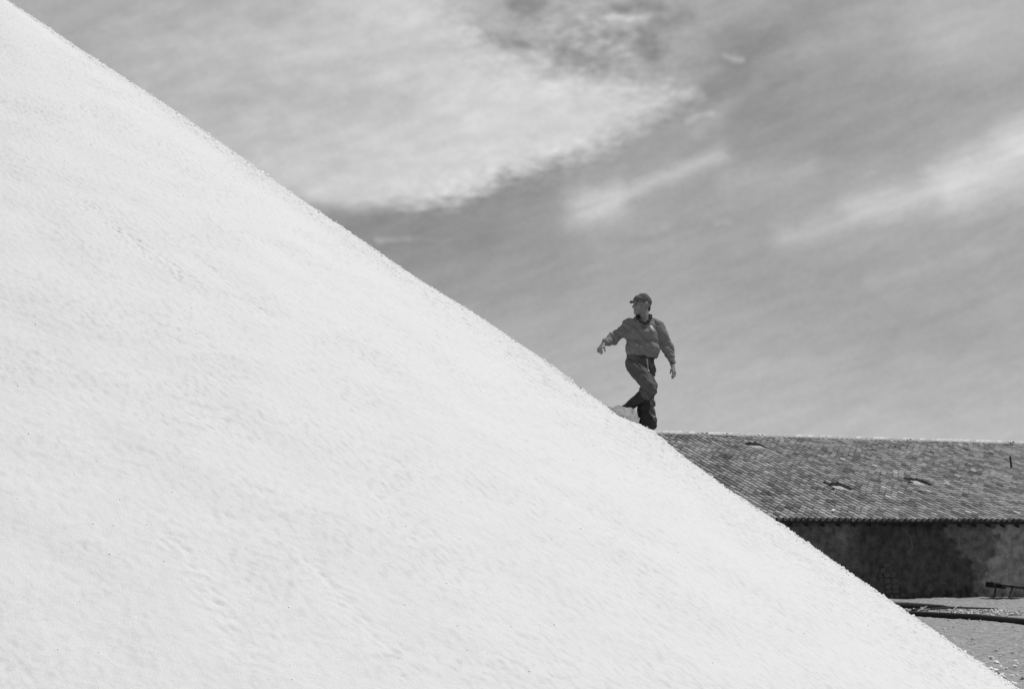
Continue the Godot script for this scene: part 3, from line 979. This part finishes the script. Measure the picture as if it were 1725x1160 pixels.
# ---------------------------------------------------------------- the man
func make_person() -> void:
	var o := thing("person", Vector3(1.744, 3.455, -18.23))
	tag(o, "person in flat cap, loose shirt and boots striding along the salt crest", "person")
	var skin := matte("skin", 0.17, 0.6, 0.4)
	var cloth := matte("shirt cloth", 0.17, 0.95, 0.15)
	weave(cloth, noise(101, 0.05, 3), 6.0, 0.86, 1.0)
	var drill := matte("trouser cloth", 0.095, 0.95, 0.15)
	weave(drill, noise(102, 0.05, 3), 6.0, 0.8, 1.0)
	var rubber := matte("boot rubber", 0.010, 0.55, 0.4)
	var felt := matte("cap cloth", 0.09, 0.95, 0.15)
	var dark := matte("dark scarf", 0.035, 0.95, 0.1)
	var hairm := matte("dark hair", 0.03, 0.7, 0.3)
	var linen := matte("white linen", 0.8, 0.9, 0.2)

	# body: torso and limbs in one grid, head and hands on finer ones
	var body := Flesh.new()
	body.k = 0.05
	body.bone(Vector3(-0.13, 1.27, 0), Vector3(0.05, 1.27, 0), 0.095)
	body.bone(Vector3(-0.1, 1.1, 0), Vector3(0.0, 1.08, 0), 0.10)
	body.bone(Vector3(-0.13, 0.9, 0), Vector3(-0.03, 0.88, 0), 0.075)
	body.bone(Vector3(-0.21, 1.36, 0), Vector3(0.14, 1.345, 0), 0.055)
	body.bone(Vector3(-0.03, 1.36, 0), Vector3(-0.03, 1.53, 0.0), 0.06, 0.056)
	body.bone(Vector3(-0.242, 1.355, 0), Vector3(-0.46, 1.19, 0.02), 0.05, 0.04)
	body.bone(Vector3(-0.46, 1.19, 0.02), Vector3(-0.565, 1.11, 0.16), 0.04, 0.028)
	body.bone(Vector3(0.17, 1.345, 0), Vector3(0.275, 1.07, -0.02), 0.05, 0.04)
	body.bone(Vector3(0.275, 1.07, -0.02), Vector3(0.32, 0.83, 0.06), 0.04, 0.027)
	body.bone(Vector3(-0.15, 0.83, 0.02), Vector3(0.005, 0.535, 0.17), 0.075, 0.055)
	body.bone(Vector3(0.01, 0.53, 0.17), Vector3(-0.28, 0.27, 0.03), 0.055, 0.04)
	body.bone(Vector3(-0.01, 0.84, -0.03), Vector3(0.015, 0.5, -0.06), 0.065, 0.05)
	body.bone(Vector3(0.015, 0.5, -0.06), Vector3(-0.03, 0.1, -0.02), 0.05, 0.04)

	var head := Flesh.new()
	head.k = 0.022
	head.turn = Transform3D(Basis(Vector3.UP, deg_to_rad(14.0)) * Basis(Vector3.BACK, deg_to_rad(-2.0)), Vector3(-0.045, 1.62, 0.0))
	# the face looks along -x
	head.bone(Vector3(0.012, 0.03, 0), Vector3(0.012, 0.03, 0), 0.090, -1, 0.86)
	head.bone(Vector3(-0.045, 0.03, 0), Vector3(-0.045, 0.03, 0), 0.068, -1, 0.9)
	head.bone(Vector3(-0.055, -0.01, 0), Vector3(-0.065, -0.075, 0), 0.062, 0.045, 0.95)
	head.bone(Vector3(-0.005, -0.055, 0.035), Vector3(-0.082, -0.104, 0.012), 0.028, 0.024)
	head.bone(Vector3(-0.005, -0.055, -0.035), Vector3(-0.082, -0.104, -0.012), 0.028, 0.024)
	head.bone(Vector3(-0.098, -0.106, 0), Vector3(-0.1, -0.104, 0), 0.020)
	head.bone(Vector3(-0.108, 0.032, 0.03), Vector3(-0.108, 0.032, -0.03), 0.013)
	head.bone(Vector3(-0.112, 0.018, 0), Vector3(-0.137, -0.026, 0), 0.009, 0.013)
	head.bone(Vector3(-0.118, -0.03, 0.012), Vector3(-0.118, -0.03, -0.012), 0.010)
	head.bone(Vector3(-0.111, -0.062, 0.014), Vector3(-0.111, -0.062, -0.014), 0.008)
	head.bone(Vector3(-0.108, -0.077, 0.012), Vector3(-0.108, -0.077, -0.012), 0.009)
	head.bone(Vector3(-0.075, -0.015, 0.045), Vector3(-0.06, -0.02, 0.058), 0.018)
	head.bone(Vector3(-0.075, -0.015, -0.045), Vector3(-0.06, -0.02, -0.058), 0.018)
	for s in [1.0, -1.0]:
		head.bone(Vector3(0.008, 0.008, 0.080 * s), Vector3(0.014, 0.022, 0.086 * s), 0.014, 0.017)
		head.bone(Vector3(0.004, -0.018, 0.076 * s), Vector3(0.008, 0.0, 0.080 * s), 0.009, 0.012)
		head.holes.append([head.turn * Vector3(-0.118, 0.008, 0.034 * s), 0.017])
	head.bone(Vector3(0.02, -0.06, 0), Vector3(0.016, -0.14, 0), 0.058, 0.058)

	var hand := func(wrist: Vector3, knuckle: Vector3, side: Vector3, tips: Array, thumb: Array) -> Flesh:
		var f := Flesh.new()
		f.k = 0.012
		f.bone(wrist + (wrist - knuckle) * 0.4, wrist, 0.027, 0.025)
		for i in 4:
			var kk: Vector3 = knuckle + side * (0.026 * (1.5 - i))
			f.bone(wrist + side * (0.010 * (1.5 - i)), kk, 0.018, 0.0125)
			var tip: Vector3 = tips[i]
			var bend: Vector3 = kk.lerp(tip, 0.5) + (kk - wrist).normalized() * 0.012
			f.bone(kk, bend, 0.0105, 0.0095)
			f.bone(bend, tip, 0.0095, 0.0075)
		f.bone(wrist.lerp(knuckle, 0.2), thumb[0], 0.017, 0.012)
		f.bone(thumb[0], thumb[1], 0.0115, 0.009)
		return f
	var right: Flesh = hand.call(Vector3(-0.570, 1.105, 0.165), Vector3(-0.622, 1.035, 0.205), Vector3(-0.55, -0.1, -0.8).normalized() * -1.0,
		[Vector3(-0.590, 0.972, 0.25), Vector3(-0.600, 0.960, 0.235), Vector3(-0.612, 0.965, 0.215), Vector3(-0.630, 0.98, 0.19)],
		[Vector3(-0.568, 1.045, 0.225), Vector3(-0.556, 0.993, 0.235)])
	var left: Flesh = hand.call(Vector3(0.322, 0.825, 0.062), Vector3(0.338, 0.745, 0.075), Vector3(-0.45, 0.0, 0.9).normalized(),
		[Vector3(0.300, 0.672, 0.115), Vector3(0.308, 0.660, 0.095), Vector3(0.322, 0.668, 0.07), Vector3(0.335, 0.685, 0.045)],
		[Vector3(0.298, 0.775, 0.10), Vector3(0.284, 0.725, 0.105)])
	var bm := put("body", flesh_mesh([[body, 0.013], [head, 0.005], [right, 0.005], [left, 0.005]]), skin, o)

	var eyes := matte("dark eyes", 0.02, 0.3, 0.5)
	for q in [1.0, -1.0]:
		var ball := SphereMesh.new()
		ball.radius = 0.0115
		ball.height = 0.023
		ball.radial_segments = 12
		ball.rings = 6
		put("eye", ball, eyes, bm, Transform3D(Basis(), head.turn * Vector3(-0.101, 0.008, 0.034 * q)))
		var ridge := tube([head.turn * Vector3(-0.119, 0.034, 0.012 * q), head.turn * Vector3(-0.116, 0.040, 0.034 * q), head.turn * Vector3(-0.095, 0.034, 0.060 * q)], [0.005, 0.006, 0.004], 6)
		put("eyebrow", ridge, hairm, bm)

	var hair := Flesh.new()
	hair.k = 0.02
	hair.turn = head.turn
	hair.bone(Vector3(0.03, 0.03, 0), Vector3(0.048, -0.03, 0), 0.083, 0.055, 0.9)
	hair.bone(Vector3(-0.012, 0.035, 0.062), Vector3(-0.014, 0.0, 0.070), 0.016, 0.009)
	hair.bone(Vector3(-0.012, 0.035, -0.062), Vector3(-0.014, 0.0, -0.070), 0.016, 0.009)
	hair.holes.append([head.turn * Vector3(0.002, 0.008, 0.083), 0.024])
	put("hair", flesh_mesh([[hair, 0.006]]), hairm, o)

	var cap := Flesh.new()
	cap.k = 0.04
	cap.turn = head.turn
	cap.folds = noise(104, 14.0, 2)
	cap.fold_size = 0.008
	cap.bone(Vector3(-0.06, 0.075, 0), Vector3(0.0, 0.088, 0), 0.058, 0.068, 1.1)
	cap.bone(Vector3(0.0, 0.075, 0), Vector3(0.035, 0.055, 0), 0.080, 0.082, 0.98)
	cap.bone(Vector3(-0.085, 0.066, 0.035), Vector3(-0.085, 0.066, -0.035), 0.034)
	cap.cuts.append([head.turn * Vector3(-0.10, 0.046, 0), (head.turn.basis * Vector3(-0.16, -1.0, 0)).normalized()])
	var cm := put("cap", flesh_mesh([[cap, 0.007]]), felt, o)
	var brim := Flesh.new()
	brim.k = 0.014
	brim.turn = head.turn
	for i in 7:
		var a := lerpf(-0.9, 0.9, i / 6.0)
		brim.bone(Vector3(-0.085, 0.052, 0.055 * sin(a)), Vector3(-0.088 - 0.085 * cos(a), 0.046 - 0.014 * sin(absf(a)), 0.085 * sin(a)), 0.011, 0.009)
	put("brim", flesh_mesh([[brim, 0.005]]), felt, cm)

	var shirt := Flesh.new()
	shirt.k = 0.05
	shirt.folds = noise(105, 1.0, 2)
	shirt.fold_size = 0.020
	shirt.fold_map = Basis.from_scale(Vector3(5.0, 12.0, 5.0)) * Basis(Vector3.BACK, 0.75)
	shirt.bone(Vector3(-0.150, 1.24, 0), Vector3(0.055, 1.23, 0), 0.122, 0.122, 1.02)
	shirt.bone(Vector3(-0.155, 1.08, 0), Vector3(0.045, 1.065, 0), 0.122, 0.125, 1.1)
	shirt.bone(Vector3(-0.165, 0.995, 0.0), Vector3(0.015, 0.97, 0), 0.105, 0.11, 1.15)
	shirt.bone(Vector3(-0.215, 1.365, 0), Vector3(0.145, 1.35, 0), 0.066, 0.064)
	shirt.bone(Vector3(-0.05, 1.38, -0.01), Vector3(-0.04, 1.425, -0.02), 0.10, 0.072)
	shirt.bone(Vector3(-0.07, 1.43, -0.02), Vector3(-0.22, 1.372, 0), 0.06, 0.066)
	shirt.bone(Vector3(0.01, 1.435, -0.03), Vector3(0.15, 1.352, -0.01), 0.058, 0.064)
	shirt.bone(Vector3(-0.235, 1.35, 0), Vector3(-0.445, 1.185, 0.02), 0.074, 0.074)
	shirt.bone(Vector3(-0.445, 1.185, 0.02), Vector3(-0.55, 1.118, 0.15), 0.072, 0.043)
	shirt.bone(Vector3(0.165, 1.335, 0), Vector3(0.268, 1.08, -0.02), 0.070, 0.074)
	shirt.bone(Vector3(0.268, 1.08, -0.02), Vector3(0.318, 0.885, 0.05), 0.070, 0.041)
	shirt.cuts.append([Vector3(-0.27, 0.98, 0), Vector3(-0.13, -0.99, -0.05).normalized()])
	shirt.holes.append([Vector3(-0.045, 1.475, 0.055), 0.085])
	# the hem must not trim the cuff that hangs lower
	var low := Flesh.new()
	low.k = 0.03
	low.folds = shirt.folds
	low.fold_size = 0.028
	low.fold_map = Basis.from_scale(Vector3(5, 15, 5)) * Basis(Vector3.BACK, 0.3)
	low.bone(Vector3(0.25, 1.12, -0.02), Vector3(0.268, 1.08, -0.02), 0.066, 0.070)
	low.bone(Vector3(0.268, 1.08, -0.02), Vector3(0.319, 0.875, 0.052), 0.070, 0.042)
	var sm := put("shirt", flesh_mesh([[shirt, 0.009], [low, 0.008]]), cloth, o)
	var band := put("wristband", tube([Vector3(0.3185, 0.866, 0.054), Vector3(0.3205, 0.852, 0.057)], [0.033, 0.033], 12), dark, o)

	var scarf := Flesh.new()
	scarf.k = 0.02
	var ring := [Vector3(-0.035, 1.372, 0.108), Vector3(-0.085, 1.40, 0.098), Vector3(-0.125, 1.445, 0.055), Vector3(-0.125, 1.475, 0.0), Vector3(-0.09, 1.495, -0.05), Vector3(-0.03, 1.505, -0.07), Vector3(0.03, 1.503, -0.05), Vector3(0.055, 1.487, 0.005), Vector3(0.045, 1.45, 0.06), Vector3(0.01, 1.40, 0.097)]
	for i in ring.size():
		scarf.bone(ring[i], ring[(i + 1) % ring.size()], 0.017)
	put("collar", flesh_mesh([[scarf, 0.006]]), dark, o)

	# a white corner of cloth showing on the chest
	var flap := SurfaceTool.new()
	flap.begin(Mesh.PRIMITIVE_TRIANGLES)
	flap.set_smooth_group(-1)
	var corner := []
	for q in [[0.022, 1.345], [0.062, 1.352], [0.092, 1.262]]:
		var z := 0.3
		while shirt.dist(Vector3(q[0], q[1], z)) > 0.004 and z > 0.0:
			z -= 0.002
		corner.append(Vector3(q[0], q[1], z + 0.006))
	var back := Vector3(0, 0, -0.02)
	var mid_: Vector3 = (corner[0] + corner[1] + corner[2]) / 3.0 + back * 0.5
	tri(flap, corner[0], corner[1], corner[2], mid_)
	tri(flap, corner[0] + back, corner[1] + back, corner[2] + back, mid_)
	for i in 3:
		quad(flap, [corner[i], corner[(i + 1) % 3], corner[(i + 1) % 3] + back, corner[i] + back], mid_)
	flap.generate_normals()
	tag(put("pocket_cloth", flap.commit(), linen, o), "white triangle of cloth on the chest")

	var pants := Flesh.new()
	pants.k = 0.045
	pants.folds = noise(106, 1.0, 2)
	pants.fold_size = 0.034
	pants.fold_map = Basis.from_scale(Vector3(11, 4.0, 4.5)) * Basis(Vector3.BACK, -0.75)
	pants.bone(Vector3(-0.150, 0.955, 0), Vector3(-0.015, 0.945, 0), 0.095, 0.095, 1.05)
	pants.bone(Vector3(-0.165, 0.86, 0), Vector3(-0.015, 0.85, 0), 0.118, 0.105, 1.05)
	pants.bone(Vector3(-0.165, 0.83, 0.03), Vector3(0.012, 0.535, 0.18), 0.118, 0.098)
	pants.bone(Vector3(0.012, 0.535, 0.18), Vector3(-0.03, 0.455, 0.17), 0.094, 0.082)
	pants.bone(Vector3(0.0, 0.84, -0.03), Vector3(0.018, 0.5, -0.06), 0.098, 0.085)
	pants.bone(Vector3(0.018, 0.5, -0.06), Vector3(0.022, 0.24, -0.06), 0.082, 0.072)
	pants.cuts.append([Vector3(0, 1.01, 0), Vector3(0, 1, 0)])
	put("trousers", flesh_mesh([[pants, 0.009]]), drill, o)

	var strap := []
	for i in 5:
		var q := Vector2(lerpf(-0.012, 0.004, i / 4.0), lerpf(0.915, 0.735, i / 4.0))
		var z := 0.3
		while pants.dist(Vector3(q.x, q.y, z)) > 0.004 and z > 0.0:
			z -= 0.002
		strap.append(Vector3(q.x, q.y, z))
	put("belt_end", tube(strap, [0.011, 0.012, 0.012, 0.012, 0.010], 8), matte("pale strap", 0.3, 0.9, 0.2), o)
	var girdle := Flesh.new()
	girdle.k = 0.03
	girdle.bone(Vector3(-0.150, 0.958, 0), Vector3(-0.005, 0.945, 0), 0.104, 0.104, 1.06)
	girdle.cuts.append([Vector3(-0.07, 0.965, 0), Vector3(0.09, 1, 0).normalized()])
	girdle.cuts.append([Vector3(-0.07, 0.925, 0), Vector3(-0.09, -1, 0).normalized()])
	put("belt", flesh_mesh([[girdle, 0.008]]), dark, o)

	var boot_l := Flesh.new()
	boot_l.k = 0.05
	boot_l.folds = noise(107, 8.0, 2)
	boot_l.fold_size = 0.010
	boot_l.bone(Vector3(-0.050, 0.42, -0.01), Vector3(-0.056, 0.10, -0.01), 0.084, 0.084)
	boot_l.bone(Vector3(0.0, 0.30, -0.05), Vector3(-0.01, 0.10, -0.03), 0.085, 0.08)
	boot_l.bone(Vector3(-0.07, 0.045, -0.03), Vector3(0.050, 0.06, 0.03), 0.066, 0.060)
	boot_l.bone(Vector3(-0.02, 0.18, -0.01), Vector3(0.052, 0.14, 0.01), 0.078, 0.060)
	boot_l.cuts.append([Vector3(-0.06, 0.44, 0), Vector3(0.68, 0.74, 0).normalized()])
	boot_l.cuts.append([Vector3(0, -0.03, 0), Vector3(0, -1, 0)])
	put("boot", flesh_mesh([[boot_l, 0.009]]), rubber, o)
	var boot_r := Flesh.new()
	boot_r.k = 0.04
	boot_r.folds = boot_l.folds
	boot_r.fold_size = 0.008
	boot_r.bone(Vector3(-0.055, 0.455, 0.14), Vector3(-0.295, 0.262, 0.02), 0.074, 0.060)
	boot_r.bone(Vector3(-0.305, 0.25, 0.015), Vector3(-0.215, 0.10, 0.03), 0.056, 0.045)
	put("boot", flesh_mesh([[boot_r, 0.009]]), rubber, o)

	# salt heaped up by the trailing foot
	var pile := Flesh.new()
	pile.k = 0.09
	pile.folds = noise(108, 14.0, 4)
	pile.fold_size = 0.035
	pile.bone(Vector3(-0.49, 0.215, 0.04), Vector3(-0.25, 0.195, 0.08), 0.06, 0.085)
	pile.bone(Vector3(-0.36, 0.20, 0.05), Vector3(-0.30, 0.19, 0.09), 0.085, 0.085)
	pile.bone(Vector3(-0.40, 0.13, 0.02), Vector3(-0.26, 0.10, 0.05), 0.12, 0.115)
	pile.bone(Vector3(-0.235, 0.05, 0.06), Vector3(-0.20, -0.05, 0.08), 0.11, 0.11)
	var white := matte("heaped salt", 0.74, 0.95, 0.2)
	var mound := put("salt_mound", flesh_mesh([[pile, 0.010]]), white, self, Transform3D(Basis(), o.position))
	tag(mound, "small clump of salt heaped up at the walker's trailing boot", "salt mound")


func _ready() -> void:
	var cam := Camera3D.new()
	cam.name = "camera"
	cam.fov = rad_to_deg(2.0 * atan(0.5 / LENS))
	cam.position = EYE
	cam.rotation_degrees.x = TILT
	cam.near = 0.1
	cam.far = 2500.0
	add_child(cam)
	cam.current = true

	var env := Environment.new()
	env.background_mode = Environment.BG_SKY
	var sky := Sky.new()
	var pano := PanoramaSkyMaterial.new()
	pano.panorama = make_sky()
	sky.sky_material = pano
	env.sky = sky
	env.background_energy_multiplier = 1.0
	env.tonemap_mode = Environment.TONE_MAPPER_LINEAR
	env.tonemap_exposure = 1.0
	env.sdfgi_enabled = true
	env.ssao_enabled = true
	env.ssil_enabled = true
	var we := WorldEnvironment.new()
	we.name = "sky"
	we.environment = env
	add_child(we)

	var sun := DirectionalLight3D.new()
	sun.name = "sun"
	sun.light_color = Color(1, 1, 1)
	sun.light_energy = 1.38
	sun.light_angular_distance = 0.53
	sun.shadow_enabled = true
	add_child(sun)
	sun.look_at_from_position(SUN_TO.normalized() * 100.0, Vector3.ZERO, Vector3.UP)

	g_big = noise(41, 0.25, 2)
	g_mid = noise(42, 1.3, 3)
	g_fine = noise(43, 3.2, 3)
	make_ground()
	make_warehouse()
	make_salt()
	make_yard()
	make_person()
